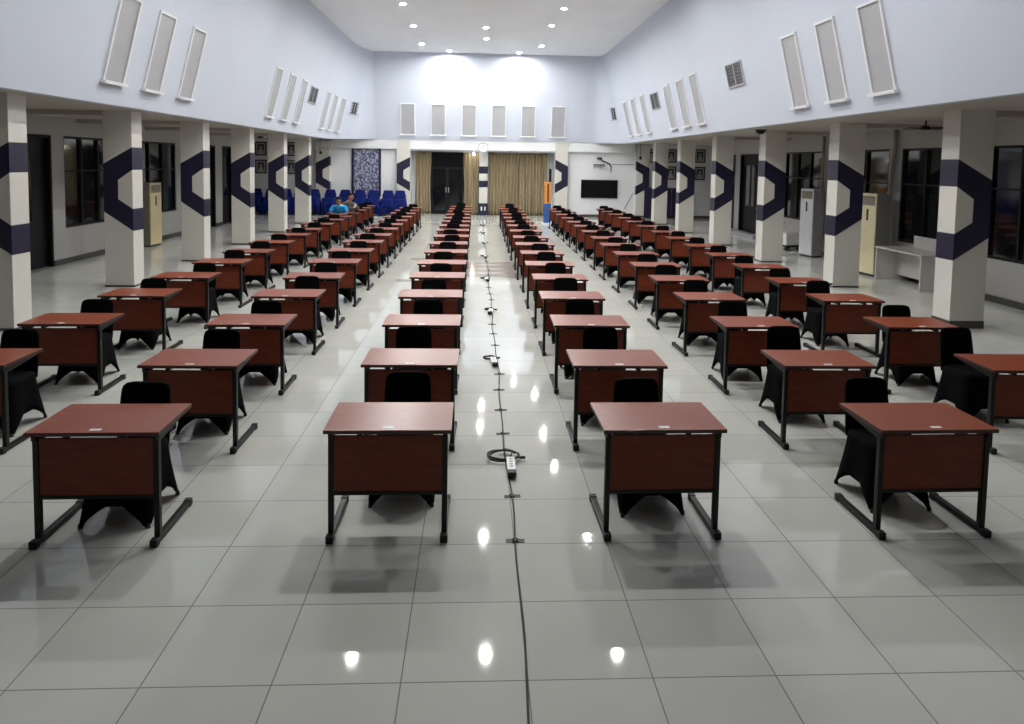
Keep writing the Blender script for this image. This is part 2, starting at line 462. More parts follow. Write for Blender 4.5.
def pilaster(x_in, x_out):
    mb = MB(); lo, hi = min(x_in, x_out), max(x_in, x_out)
    mb.box((lo, YB-.2, 0), (hi, YB, 3.43), .006)
    mb.mi = 1; band(mb, x_in, x_out, YB-.2, 2.63, 1.09, .004)
    mb.mi = 2; mb.box((lo-.006, YB-.206, 0), (hi+.006, YB, .11))
    struct(mb, 'pillar', [M['pillar'], M['navy'], M['skirting']])
pilaster(-3.03, -3.63); pilaster(3.58, 4.17)
# shallow beams from the pillars to the outer walls
n = 3
for y in (13.424, 16.839, 20.24, 23.75):
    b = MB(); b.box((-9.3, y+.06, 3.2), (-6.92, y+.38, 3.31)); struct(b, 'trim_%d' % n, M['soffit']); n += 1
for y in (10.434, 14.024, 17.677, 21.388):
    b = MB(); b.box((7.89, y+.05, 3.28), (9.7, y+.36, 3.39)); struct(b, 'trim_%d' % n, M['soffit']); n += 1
# centre post of the curtained bay
b = MB(); b.box((.11, YB+.2, 0), (.50, YB+.6, 2.94), .005)
b.mi = 1
for z0, z1 in ((1.30, 1.60), (1.93, 2.26)): b.box((.105, YB+.195, z0), (.505, YB+.605, z1))
b.box((.08, YB+.16, 0), (.53, YB+.62, .56), .006)
b.mi = 2
for xx in (.20, .36): b.box((xx, YB+.15, .22), (xx+.06, YB+.17, .40))
struct(b, 'pillar', [M['pillar'], M['navy'], M['white']])
# brown inlaid star on the aisle floor and inlaid border lines (flush stone pieces)
b = MB()
cy = 16.02
zt = .0015
def tri(p): b.prism([(x, y, 0) for x, y in p], (0, 0, zt))
tri([(-.95, 14.7), (.28, 15.05), (1.55, 14.5), (1.55, 15.75), (1.1, 16.05), (1.55, 16.35), (1.55, 17.6), (.28, 17.1), (-.95, 17.5)])
b.mi = 1
for yc in (15.5, 16.1, 16.75):
    b.prism([(x, y, zt) for x, y in ((-.08, yc), (.16, yc-.15), (.38, yc-.15), (.68, yc), (.38, yc+.15), (.16, yc+.15))], (0, 0, .001))
b.mi = 0
for y in (cy-1.75, cy+1.45):
    b.box((-1.62, y, 0), (-1.27, y+.3, zt))
struct(b, 'trim_%d' % n, [M['inlay'], M['inlay_light']]); n += 1
b = MB(); b.box((-2.3, 27.55, 0), (-1.2, 27.85, zt)); b.box((-.1, 27.05, 0), (1.1, 27.3, zt)); b.box((-.05, 28.6, 0), (1.1, 28.75, zt))
struct(b, 'trim_%d' % n, M['inlay']); n += 1

# ------------------------------------------------------------------ vents and small windows on the sloping upper wall
def surf(side, pos, z):
    """point and frame on the upper wall: side L/R (pos = y) or B (pos = x) or CL/CR corner parameter"""
    best = None
    pts = []
    for i in range(len(path)-1):
        A, B = Vector(path[i]), Vector(path[i+1])
        key = 1 if side in 'LR' else 0
        if side == 'L' and A.x > -.1: continue
        if side == 'R' and A.x < 1: continue
        if side == 'B' and abs(B.x-A.x) < 1e-3: continue
        a, c = A[key], B[key]
        if min(a, c)-1e-6 <= pos <= max(a, c)+1e-6 and abs(a-c) > 1e-6:
            t = (pos-a)/(c-a)
            P = A.lerp(B, t); nn = pnormal(i).lerp(pnormal(i+1), t); nn.normalize()
            break
    d = (z-P.z)
    tv = Vector((-nn.y, nn.x, 0))            # along the wall
    upv = (Vector((0, 0, 1)) + nn*SL); upv.normalize()
    return Vector((P.x, P.y, z)) + nn*d*SL, tv, upv, tv.cross(upv) if False else None, nn
def on_wall(side, pos, z):
    P, tv, upv, _, nn = surf(side, pos, z)
    out = upv.cross(tv)
    if out.dot(nn) < 0: out = -out
    m = Matrix(((tv.x, out.x, upv.x, P.x), (tv.y, out.y, upv.y, P.y), (tv.z, out.z, upv.z, P.z), (0, 0, 0, 1)))
    if m.to_3x3().determinant() < 0:
        m = Matrix(((-tv.x, out.x, upv.x, P.x), (-tv.y, out.y, upv.y, P.y), (-tv.z, out.z, upv.z, P.z), (0, 0, 0, 1)))
    return m
def proto_vent():
    t = thing('wall_vent', '', 'vent', group='tall louvred vents on the upper walls')
    wv, h = .58, 1.36
    f = MB()
    for s in (-1, 1): f.box((s*(wv/2+.02)-.02, -.03, 0), (s*(wv/2+.02)+.02, .035, h+.04))
    f.box((-wv/2, -.03, h), (wv/2, .035, h+.04))
    f.build('vent_frame', M['white'], t)
    sl = MB(); sl.box((-wv/2-.08, -.03, -.05), (wv/2+.08, .09, 0), .005); sl.build('sill', M['white'], t)
    g = MB(); g.box((-wv/2, -.03, 0), (wv/2, .004, h))
    for k in range(27):
        z = .02 + k*.05
        g.prism([(-wv/2, .003, z), (-wv/2, .011, z), (-wv/2, .005, z+.045)], (wv, 0, 0))
    g.build('louvre_panel', M['louvre'], t)
    index_tree(t)
    return t
first = True
vent = proto_vent()
VENTS = []
for i, y in enumerate((11.8, 13.15, 14.6)): VENTS.append(('L', y, 'louvred vent on the left upper wall, %s of its nearest three' % ('first', 'middle', 'last')[i]))
for i, y in enumerate((20.35, 21.85, 23.3)): VENTS.append(('L', y, 'louvred vent on the left upper wall, %s of the middle three' % ('first', 'second', 'third')[i]))
for i, y in enumerate((27.0, 28.35, 29.7)): VENTS.append(('L', y, 'louvred vent on the left upper wall, %s of the far three' % ('first', 'second', 'third')[i]))
for i, y in enumerate((10.75, 12.15, 13.57)): VENTS.append(('R', y, 'louvred vent on the right upper wall, %s of its nearest three' % ('first', 'middle', 'last')[i]))
for i, y in enumerate((19.65, 21.0, 22.45)): VENTS.append(('R', y, 'louvred vent on the right upper wall, %s of the middle three' % ('first', 'second', 'third')[i]))
for i, y in enumerate((25.75, 27.3, 28.75)): VENTS.append(('R', y, 'louvred vent on the right upper wall, %s of the far three' % ('first', 'second', 'third')[i]))
for i, x in enumerate((-3.13, -1.77, -.39, .95, 2.29, 3.65)): VENTS.append(('B', x, 'louvred vent on the far upper wall, %s of six counted from the left' % ('first', 'second', 'third', 'fourth', 'fifth', 'last')[i]))
for side, pos, lab in VENTS:
    m = on_wall(side, pos, 3.66)
    t = vent if first else copy_tree(vent, (0,0,0), 0, lab)
    first = False
    t['label'] = lab
    t.matrix_world = m
def proto_hopper():
    t = thing('louvre_window', '', 'small window', group='small dark windows on the upper walls')
    wv, h = .98, .50
    g = MB(); g.box((-wv/2, -.03, 0), (wv/2, .006, h))
    for k in range(6): g.prism([(-wv/2, .005, .03+k*.08), (-wv/2, .02, .03+k*.08), (-wv/2, .006, .08+k*.08)], (wv, 0, 0))
    g.build('dark_louvres', M['grille'], t)
    f = MB()
    for x in (-wv/2-.02, -.02, wv/2-.02): f.box((x, -.03, 0), (x+.04, .03, h))
    f.box((-wv/2-.02, -.03, -.04), (wv/2+.02, .04, 0)); f.box((-wv/2-.02, -.03, h), (wv/2+.02, .03, h+.03))
    f.build('window_frame', M['louvre'], t)
    index_tree(t); return t
hop = proto_hopper()
first = True
for side, pos, z, lab in (('L', 24.75, 4.42, 'small dark louvred window on left upper wall between vent groups'),
                          ('L', 31.1, 4.45, 'small dark louvred window in the far left corner of the upper wall'),
                          ('R', 16.6, 4.39, 'small dark louvred window on right upper wall nearest the camera'),
                          ('R', 24.1, 4.41, 'small dark louvred window on right upper wall between two vent groups'),
                          ('R', 31.1, 4.44, 'small dark louvred window in the far right corner of the upper wall')):
    t = hop if first else copy_tree(hop, (0,0,0), 0, lab)
    first = False
    t['label'] = lab
    t.matrix_world = on_wall(side, pos, z)

# ------------------------------------------------------------------ ceiling downlights
def proto_light():
    t = thing('downlight', '', 'ceiling light', group='round downlights in the upper ceiling')
    r = MB()
    prof = [(.075, -.0), (.13, -.0), (.13, -.02), (.10, -.03), (.075, -.02)]
    rings = [[(x*math.cos(2*PI*k/28), x*math.sin(2*PI*k/28), z) for k in range(28)] for x, z in prof]
    rings.append(rings[0]); r.loft(rings, caps=False); r.build('rim', M['white'], t)
    d = MB(); d.cyl((0, 0, -.018), .075, .012, 28); d.build('diffuser', M['lamp'], t)
    index_tree(t); return t
dl = proto_light(); first = True
LINES = [('left line of lights', [(-2.3, y) for y in (9.0, 13.2, 17.5, 21.8, 25.2, 29.0)]),
         ('middle line of lights', [(.3, 9.0), (.3, 13.2), (.3, 17.55), (.25, 25.2), (.3, 27.4)]),
         ('right line of lights', [(2.9, 9.0), (2.9, 13.2), (3.0, 17.6), (2.6, 21.8), (2.5, 24.5), (2.55, 28.8)])]
for nm, spots in LINES:
    for i, (x, y) in enumerate(spots):
        lab = 'round downlight in the flat ceiling, %s in the %s' % (ORD[i], nm)
        t = dl if first else copy_tree(dl, (0,0,0), 0, lab)
        first = False
        t['label'] = lab; t.location = (x, y, ZC)
for x, nm in ((-1.25, 'left'), (1.75, 'right')):
    lab = 'round downlight close to the far wall, %s one of the pair' % nm
    t = copy_tree(dl, (x, 30.6, ZC), 0, lab)

# ------------------------------------------------------------------ training desks
DW, DD, DH = .81, .53, .74
def proto_desk():
    t = thing('training_desk', '', 'desk', group='training desks in six columns')
    top = MB(); top.box((-DW/2, 0, DH-.026), (DW/2, DD, DH), .004)
    for f in top.bm.faces:
        f.material_index = 0 if abs(f.normal.z) > .5 and f.calc_center_median().z > DH-.01 else 1
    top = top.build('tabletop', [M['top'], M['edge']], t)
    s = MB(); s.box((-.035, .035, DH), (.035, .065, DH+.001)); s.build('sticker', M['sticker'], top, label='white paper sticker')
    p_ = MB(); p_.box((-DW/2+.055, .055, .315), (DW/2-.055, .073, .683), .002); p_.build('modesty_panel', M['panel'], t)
    rl = MB(); rl.box((-DW/2+.055, .05, .292), (DW/2-.055, .078, .315), .003); rl.build('bottom_rail', M['metal'], t)
    for x0, x1 in ((-.20, -.165), (.15, .185)):
        k = MB(); k.box((x0, .052, .683), (x1, .25, DH-.026)); k.build('support_block', M['metal'], t)
    for sx in (-1, 1):
        l = MB(); cx = sx*(DW/2-.04)
        l.box((cx-.0175, .045, .04), (cx+.0175, .085, .69), .004)
        # tapering arm under the top
        l.prism([(cx-.014, .03, DH-.027), (cx-.014, .03, .675), (cx-.014, .10, .655), (cx-.014, DD-.03, .695), (cx-.014, DD-.03, DH-.027)], (.028, 0, 0))
        l = l.build('leg', M['metal'], t)
        fo = MB(); fo.box((cx-.02, .0, .006), (cx+.02, .55, .044), .005)
        fo = fo.build('foot', M['metal'], l)
        for y0 in (-.012, .515):
            e = MB(); e.box((cx-.024, y0, 0), (cx+.024, y0+.05, .05), .007); e.build('end_cap', M['rubber'], l)
    index_tree(t); return t

def se(a, sx, sy, n=5):
    c, s = math.cos(a), math.sin(a)
    return (sx*math.copysign(abs(c)**(2/n), c), sy*math.copysign(abs(s)**(2/n), s))
def proto_chair(cov, name='covered_chair', group='black covered chairs behind the desks', taper=1.0):
    t = thing(name, '', 'chair', group=group)
    n = 96
    sk = MB()
    top = [(0, .472), (.5, .472), (.85, .468), (.97, .455), (1.0, .43)]
    rings = []
    for f, z in top[1:]:
        rings.append([(*se(2*PI*(k+.5)/n, .205*f, .205*f), z) for k in range(n)])
    for v in (.12, .25, .4, .55, .7, .85, 1.0):
        ring = []
        for k in range(n):
            a = 2*PI*(k+.5)/n
            x, y = se(a, 1, 1, 5)
            side = min(abs(x), abs(y))/max(abs(x), abs(y))      # 1 at a corner, 0 mid-side
            mid = 1-side
            corner = max(0, 1-mid/.75)**.8
            zb = .014 + .125*min(1, max(0, mid-.16)/.55)**.75
            ex = .205 + v**1.3*(.052*corner + .012*mid*v)
            ey = .205 + v**1.3*(.060*corner + .012*mid*v)
            ring.append((x*ex, y*ey + (.02*v if y > 0 else 0), .43 + (zb-.43)*v))
        rings.append(ring)
    sk.loft(rings, caps=False)
    sk.bm.verts.ensure_lookup_table()
    sk.bm.faces.new([sk.bm.verts[i] for i in range(n)])
    seat = sk.build('seat', cov, t)
    so = seat.modifiers.new('cloth thickness', 'SOLIDIFY'); so.thickness = .006; so.offset = -1
    for sx in (-1, 1):
        for sy in (-1, 1):
            c = MB(); c.cyl((sx*.217, sy*.222+(.018 if sy > 0 else 0), 0), .016, .028, 12, r2=.014); c.build('foot_cap', M['rubber'], t)
    bk = MB(); rings = []
    for z, wd, th in ((.40, .182, .030), (.50, .182, .030), (.62, .178, .026), (.72, .174*taper, .024), (.775, .170*taper, .023), (.805, .160*taper, .021), (.822, .138*taper, .018), (.830, .10*taper, .012)):
        yy = .195 + (z-.40)*.16
        rings.append([(*[q + (yy if j else 0) for j, q in enumerate(se(2*PI*(k+.5)/32, wd, th, 3.2))], z) for k in range(32)])
    bk.loft(rings)
    bk.build('backrest', cov, t)
    index_tree(t); return t

desk = proto_desk(); chair = proto_chair(M['cover'])
COLS = {   # centre x near, centre x far, near-edge depths, phrase
    'L1': (-.545, -.60, [4.4, 5.85, 7.3, 8.84, 10.35, 11.74, 13.22, 14.6, 16.05, 17.48, 18.75, 20.09, 21.35, 22.82, 24.19, 25.5, 26.95], 'column just left of the cabled aisle'),
    'R1': (1.25, 1.28, [4.4, 5.84, 7.32, 8.8, 10.28, 11.69, 13.18, 14.61, 16.0, 17.5, 18.97, 20.29, 21.7, 23.2, 24.6, 25.9, 26.95], 'column just right of the cabled aisle'),
    'R2': (3.07, 3.14, [4.39, 5.85, 7.3, 8.8, 10.25, 11.7, 13.2, 14.66, 16.05, 17.56, 19.09, 20.44, 21.88, 23.4, 24.8, 26.2], 'second column right of the cabled aisle'),
    'R3': (4.87, 5.03, [5.73, 7.32, 8.78, 10.14, 11.65, 13.17, 14.69, 16.2, 17.72, 19.29, 20.85, 22.2, 23.79, 25.2, 26.45], 'outer column beside the right pillars'),
    'L2': (-2.365, -2.42, [4.37, 5.81, 7.27, 8.8, 10.2, 11.75, 13.25, 14.74, 16.15, 17.62, 18.9, 20.2, 21.55, 23.0, 24.35, 25.77], 'second column left of the cabled aisle'),
    'L3': (-4.21, -4.24, [5.8, 7.26, 8.77, 10.14, 11.61, 12.97, 14.48, 15.98, 17.29, 18.75, 20.15, 21.4, 22.84, 24.21, 25.43, 26.61], 'outer column beside the left pillars'),
}
NEAR_CHAIRS = {   # how far the nearest chairs stand off their desks (sideways, backwards)
    'L1': ((.04, .70), (-.04, .76), (.02, .66), (0, .57)), 'R1': ((0, .55), (0, .79), (.02, .75), (.03, .82), (.05, .86), (.03, .85)),
    'R2': ((-.02, .585), (.07, .85)), 'L2': ((0, .47), (-.04, .635), (-.01, .555)), 'L3': ((0, .6), (-.04, .585), (-.07, .49)), 'R3': ((.10, .95), (.14, .51))}
MEN = {('L3', 11): .17, ('L3', 12): .17}
first = True
for key, (xn, xf, ys, phrase) in COLS.items():
    for i, y in enumerate(ys):
        x = xn + (xf-xn)*(y-4.4)/22.6 + rnd.uniform(-.012, .012)
        rz = rnd.uniform(-.018, .018)
        dn = ORD[i] if i < len(ys)-1 else 'last'
        lab = '%s brown training desk in the %s' % (dn, phrase)
        clab = 'black-covered chair at the %s desk in the %s' % (dn, phrase)
        t = desk if first else copy_tree(desk, (0,0,0), 0, lab)
        c = chair if first else copy_tree(chair, (0,0,0), 0, clab)
        first = False
        t['label'] = lab; c['label'] = clab
        t.location = (x, y, 0); t.rotation_euler.z = rz
        ex = 0
        dx, dy = rnd.uniform(-.05, .05), rnd.uniform(.58, .80)
        if i < len(NEAR_CHAIRS.get(key, ())): dx, dy = NEAR_CHAIRS[key][i]
        c.location = (x+dx, y+dy+ex, 0)
        c.rotation_euler.z = rnd.uniform(-.07, .07)
        if (key, i) in MEN: c.location.y = y + .82; c.location.x = x; MEN[(key, i)] = (x, y)

# ------------------------------------------------------------------ aisle cable, tapes and power strips
STRIPS = [5.38, 8.35, 11.25, 14.4, 17.9, 21.0, 24.1, 27.1]
cb = MB(); pts = []
y = 2.4
while y < 27.0:
    pts.append((.275 + .012*math.sin(y*1.7) + .008*math.sin(y*4.1), y, .007)); y += .12
cb.tube(pts, .006, 6)
cab = cb.build('extension_cable', M['rubber'], label='long black extension cable running down the centre aisle floor', category='cable')
TAPE_Y = [4.41, 5.02, 6.22, 6.83, 7.45, 8.02, 9.31, 9.94, 10.53, 12.44, 13.01, 13.7, 15.2, 15.96, 17.26]
first = None
for i, y in enumerate(TAPE_Y):
    x = .275 + .012*math.sin(y*1.7) + .008*math.sin(y*4.1)
    lab = '%s black tape strip across the centre aisle cable' % ORD[i]
    if first is None:
        k = MB(); rings = []
        for xx, h in ((-.06, .002), (-.02, .003), (-.008, .0145), (.008, .0145), (.02, .003), (.06, .002)):
            rings.append([(xx, -.022, 0), (xx, .022, 0), (xx, .022, h), (xx, -.022, h)])
        k.loft(rings); first = k.build('tape_strip', M['rubber'], smooth=False, category='tape', group='tape strips holding the aisle cable'); o = first
    else:
        o = first.copy(); C.objects.link(o)
    o['label'] = lab; o.location = (x, y, 0); o.rotation_euler.z = rnd.uniform(-.15, .15)
def proto_strip():
    t = thing('power_strip', '', 'power strip', group='power strips along the aisle cable')
    k = MB(); k.box((-.034, -.02, .002), (.034, .22, .042), .006)
    k = k.build('body', M['white'], t)
    for j in range(4):
        s = MB(); s.cyl((0, .035+j*.048, .0415), .017, .002, 16); s.build('socket', M['louvre'], k)
    e = MB(); e.box((-.034, -.085, .002), (.034, -.021, .046), .008); e.build('switch_end', M['rubber'], t)
    cl = MB(); pts = []
    for q in range(64):
        a = 2*PI*q/20 + .6
        rr = .105 + .012*math.sin(q*.7)
        pts.append((-.055 + rr*1.15*math.cos(a), .30 + rr*math.sin(a), .010 + .0032*(q/10)))
    cl.tube(pts, .0065, 6); cl.tube([pts[-1], (.02, .30, .045), (.005, .26, .03), (0, .222, .022)], .006, 6)
    cl.build('lead_coil', M['rubber'], t)
    pg = MB(); pg.cyl((.085, .27, .012), .012, .04, 10, axis='x'); pg.cyl((.06, .27, .012), .007, .03, 8, axis='x'); pg.build('plug', M['rubber'], t)
    index_tree(t); return t
ps = proto_strip(); first = True
for i, y in enumerate(STRIPS):
    lab = '%s white power strip with coiled black lead on the aisle floor' % (ORD[i] if i < 7 else 'last')
    t = ps if first else copy_tree(ps, (0,0,0), 0, lab)
    first = False
    t['label'] = lab
    if i:
        for ch in [q for q in bpy.data.objects if q.parent == t and q.name.startswith('lead_coil')]: ch.scale = (.62, .62, .9); ch.location = (0, .085, 0)
        for ch in [q for q in bpy.data.objects if q.parent == t and q.name.startswith('plug')]: ch.location = (-.03, 0, 0)
    t.location = (.275+.06*(1 if i == 0 else 0)-.03, y, .012); t.rotation_euler.z = (0, .08, -.1, .12, .05, -.15, .1, 0)[i]

# ------------------------------------------------------------------ back bay: doors, curtains, clock, lamp
d = MB(); d.box((-2.16, YB+.62, .01), (-.58, YB+.74, 2.92)); 
r = struct(d, 'door_6', M['frame'])
for x0, x1 in ((-2.10, -1.385), (-1.355, -.64)):
    g = MB(); g.box((x0+.06, YB+.60, .12), (x1-.06, YB+.625, 2.1)); g.build('door_glass', M['glass'], r)
g = MB(); g.box((-2.08, YB+.60, 2.2), (-.66, YB+.625, 2.86)); g.build('transom_glass', M['glass'], r)
for x in (-1.43, -1.31):
    h = MB(); h.box((x-.022, YB+.55, 1.02), (x+.022, YB+.585, 1.26), .006); h.box((x-.012, YB+.585, 1.04), (x+.012, YB+.60, 1.07)); h.box((x-.012, YB+.585, 1.21), (x+.012, YB+.60, 1.24)); h.build('door_handle', M['steel'], r)
def curtain(name_label, x0, x1, y, z0, z1, folds, gather=0.0, amp=.055):
    mb = MB(); n_ = folds*10; rows = 16
    grid = []
    for j in range(rows+1):
        v = j/rows; z = z1 + (z0-z1)*v
        row = []
        for i in range(n_+1):
            u = i/n_
            pinch = gather*math.exp(-((v-.55)/.22)**2)
            x = x0 + (x1-x0)*u
            if gather > 0: x = x0 + (x - x0)*(1-pinch)
            if gather < 0: x = x1 - (x1 - x)*(1+pinch)
            yy = y + amp*(.55+.45*v)*math.sin(2*PI*folds*u + .5*math.sin(7*u)) + .012*math.sin(23*u+2*v)
            row.append(mb.bm.verts.new((x, yy, z)))
        grid.append(row)
    for j in range(rows):
        for i in range(n_):
            f = mb.bm.faces.new((grid[j][i], grid[j][i+1], grid[j+1][i+1], grid[j+1][i])); f.smooth = True
    o = mb.build('curtain', M['curtain'], label=name_label, category='curtain')
    s_ = o.modifiers.new('thickness', 'SOLIDIFY'); s_.thickness = .004
    return o
curtain('narrow golden curtain hanging left of the dark glass door', -2.84, -2.12, YB+.42, .03, 2.9, 5, .06, .075)
curtain('narrow golden curtain between the glass door and centre post', -.62, .085, YB+.42, .03, 2.9, 5, -.06, .075)
curtain('wide golden curtain hanging right beside the centre post', .55, 1.92, YB+.42, .03, 2.9, 9, 0, .08)
curtain('wide golden curtain at the right end of the curtained bay', 1.95, 3.26, YB+.42, .03, 2.9, 9, 0, .08)
for nm, x0, x1 in (('left', -2.98, .07), ('right', .53, 3.55)):
    k = MB(); k.tube([(x0, YB+.42, 2.905), (x1, YB+.42, 2.905)], .012, 8); k.build('curtain_rail', M['steel'], label='thin curtain rail over the %s half of the bay' % nm, category='curtain rail')
t = thing('wall_clock', 'round pale wall clock on the beam above the centre post', 'clock', (.27, YB-.17, 3.12))
k = MB(); k.cyl((0, -.035, 0), .205, .035, 36, axis='y'); k.build('face', M['white'], t)
k = MB(); rings = []
for rr, yy in ((.205, 0), (.235, 0), (.235, -.045), (.222, -.055), (.205, -.045)):
    rings.append([(rr*math.cos(2*PI*q/36), yy, rr*math.sin(2*PI*q/36)) for q in range(36)])
rings.append(rings[0]); k.loft(rings, caps=False); k.build('rim', M['louvre'], t)
for a, ln, nm in ((1.1, .15, 'minute_hand'), (2.6, .10, 'hour_hand')):
    k = MB(); c_, s_ = math.cos(a), math.sin(a)
    k.prism([(-s_*.009, -.040, c_*.009), (s_*.009, -.040, -c_*.009), (c_*ln+s_*.004, -.040, s_*ln-c_*.004), (c_*ln-s_*.004, -.040, s_*ln+c_*.004)], (0, -.004, 0)); k.build(nm, M['frame'], t)
k = MB()
for q in range(12):
    a = q*PI/6; k.cyl((.17*math.cos(a), -.039, .17*math.sin(a)), .011, .004, 8, axis='y')
k.build('hour_marks', M['frame'], t)
t = thing('bay_lamp', 'small bright lamp under the beam left of the wall clock', 'lamp', (-.16, YB+.12, 2.93))
k = MB(); k.cyl((0, 0, -.05), .05, .05, 16); k.build('holder', M['white'], t)
k = MB(); k.loft([[(rr*math.cos(2*PI*q/14), rr*math.sin(2*PI*q/14), zz) for q in range(14)] for rr, zz in ((.03, -.05), (.05, -.08), (.055, -.11), (.045, -.14), (.015, -.155))]); k.build('bulb', M['bulb'], t)
t = thing('slim_stand', 'slim black stand at the right end of the curtains', 'stand', (3.41, YB+.3, 0))
k = MB(); k.tube([(0, 0, .02), (0, 0, 2.2)], .018); k.build('pole', M['metal'], t)
k = MB(); k.cyl((0, 0, 0), .13, .02, 20); k.build('base', M['metal'], t)
k = MB(); k.box((-.055, -.06, 1.35), (.055, .06, 2.2), .008); k.build('column_box', M['metal'], t)

# tv, bracket, batik panel
t = thing('television', 'wide black wall television right of the curtained bay', 'television', (5.66, YB, 1.31))
k = MB(); k.box((-.85, -.075, -.42), (.85, -.03, .42), .008); k.build('casing', M['frame'], t)
k = MB(); k.box((-.83, -.078, -.385), (.83, -.0752, .405)); k.build('screen', M['screen'], t)
k = MB(); k.box((-.25, -.03, -.2), (.25, 0, .2)); k.build('wall_mount', M['metal'], t)
t = thing('wall_bracket', 'dark wall shelf bracket with swing arm above the television', 'bracket', (5.66, YB, 2.4))
k = MB(); k.box((-.30, -.22, .02), (.22, 0, .045), .004); k.build('shelf', M['metal'], t)
for x in (-.26, .02):
    k = MB(); k.tube([(x, -.02, .02), (x, -.02, -.26), (x, -.2, .02)], .008); k.build('support', M['metal'], t)
k = MB(); k.tube([(-.02, -.02, .32), (-.02, -.20, .30), (.10, -.24, .20), (.40, -.24, .08), (.50, -.22, -.06), (.49, -.20, -.30)], [.03, .03, .03, .028, .03, .02]); k.build('arm', M['metal'], t)
k = MB(); k.box((-.13, -.05, .27), (.10, 0, .37), .01); k.build('wall_plate', M['metal'], t)
k = MB(); k.tube([(6.0, YB-.03, 2.47), (6.5, YB-.02, 2.44), (7.3, YB-.02, 2.48)], .009); k.build('wall_cable', M['metal'], label='thin dark cable along the wall beside the television bracket', category='cable')
k = MB(); k.tube([(7.25, YB-.02, 1.15), (7.05, YB-.02, .75), (6.85, YB-.02, .4)], .008); k.build('hanging_cable', M['metal'], label='thin cable hanging down the wall right below the television', category='cable')
t = thing('patterned_panel', 'tall mottled blue and white decorative panel behind the blue chairs', 'wall panel', (-5.02, YB-.025, 1.9))
k = MB(); k.box((-.56, -.03, -1.08), (.56, 0, 1.08)); k.build('printed_cloth', M['batik'], t)
for x in (-.66, .56):
    k = MB(); k.box((x, -.04, -1.08), (x+.1, 0, 1.08)); k.build('side_border', M['navy'], t)

# framed portraits in the galleries
def proto_frame():
    t = thing('framed_portrait', '', 'picture', group='framed portraits on the end walls')
    w_, h = .50, .62
    k = MB()
    for a, c in (((-w_/2, -.035, -h/2), (-w_/2+.05, 0, h/2)), ((w_/2-.05, -.035, -h/2), (w_/2, 0, h/2)), ((-w_/2+.05, -.035, -h/2), (w_/2-.05, 0, -h/2+.05)), ((-w_/2+.05, -.035, h/2-.05), (w_/2-.05, 0, h/2))): k.box(a, c)
    k.build('frame', M['frame'], t)
    k = MB(); k.box((-w_/2+.05, -.02, -h/2+.05), (w_/2-.05, -.005, h/2-.05)); k.build('mat_board', M['gold'], t)
    k = MB(); k.box((-.145, -.024, -.20), (.145, -.02, .20)); k = k.build('portrait_print', M['print_photo'], t)
    s_ = MB(); s_.cyl((0, -.026, .05), .06, .002, 20, axis='y'); s_.prism([(-.11, -.024, -.2), (.11, -.024, -.2), (.09, -.024, -.06), (.03, -.024, -.02), (-.03, -.024, -.02), (-.09, -.024, -.06)], (0, -.002, 0)); s_.build('portrait_figure', M['gold'], k)
    index_tree(t); return t
fr = proto_frame(); first = True
for x, z, lab in ((-9.74, 2.9, 'upper framed portrait in the left gallery, farther from the pillars'), (-9.74, 2.09, 'lower framed portrait in the left gallery, farther from the pillars'),
                  (-8.39, 2.9, 'upper framed portrait in the left gallery, nearer the pillars'), (-8.39, 2.09, 'lower framed portrait in the left gallery, nearer the pillars'),
                  (8.05, 2.87, 'framed portrait in the right gallery beside the farthest pillar'),
                  (8.99, 2.89, 'upper framed portrait of the middle pair in the right gallery'), (8.99, 2.1, 'lower framed portrait of the middle pair in the right gallery'),
                  (10.35, 2.91, 'upper framed portrait of the outer pair in the right gallery'), (10.35, 2.1, 'lower framed portrait of the outer pair in the right gallery')):
    t = fr if first else copy_tree(fr, (0,0,0), 0, lab)
    first = False
    t['label'] = lab; t.location = (x, YB, z)
t = thing('partition_panel', 'low dark navy partition at the end of the right gallery', 'partition', (8.65, YB-.35, 0))
for q in range(3):
    k = MB(); k.box((-.95+q*.64, -.02, .06), (-.33+q*.64, .02, 1.42), .006); k.build('panel', M['navy'], t)
    k = MB(); k.box((-.7+q*.64, -.2, 0), (-.62+q*.64, .2, .06), .006); k.build('foot', M['metal'], t)

# orange and blue totem banner
t = thing('totem_banner', 'narrow orange and blue standing banner right of the curtains', 'banner', (2.86, 28.35, 0), .05)
k = MB(); k.box((-.20, -.16, 0), (.20, .16, .05), .008); k.build('base', M['white'], t)
k = MB(); k.box((-.145, -.06, .05), (.145, .06, .83)); k.build('lower_panel', M['blueprint'], t)
k = MB(); k.box((-.145, -.06, .83), (.145, .06, 1.70))
k.mi = 1; k.box((-.02, -.063, .88), (.06, -.0601, 1.62))
for q in range(7): k.box((-.135, -.063, .9+q*.1), (-.105, -.0601, .95+q*.1))
k.build('upper_panel', [M['orange'], M['brownprint']], t)

# ------------------------------------------------------------------ stacked blue chairs
bc = proto_chair(M['bluefab'], 'stacked_chair', 'blue stacked chairs by the far wall', .86); first = True
XS = [-9.75, -9.1, -8.45, -7.85, -7.2, -6.5, -5.85, -5.2, -4.6, -3.95, -3.42]
LV = ['bottom', 'second', 'third', 'top']
for i, x in enumerate(XS):
    for k in range(4):
        lab = '%s blue chair of the %s stack from the left along the far wall' % (LV[k], ('first', *ORD[1:])[i] if i < len(XS)-1 else 'last')
        if i == len(XS)-1: lab = '%s blue chair of the stack nearest the curtained bay' % LV[k]
        t = bc if first else copy_tree(bc, (0,0,0), 0, lab)
        first = False
        t['label'] = lab
        t.scale = (1.46, 1.15, 1.0); t.location = (x + rnd.uniform(-.01, .01), 31.55 - .035*k, .10*k); t.rotation_euler.z = rnd.uniform(-.02, .02)

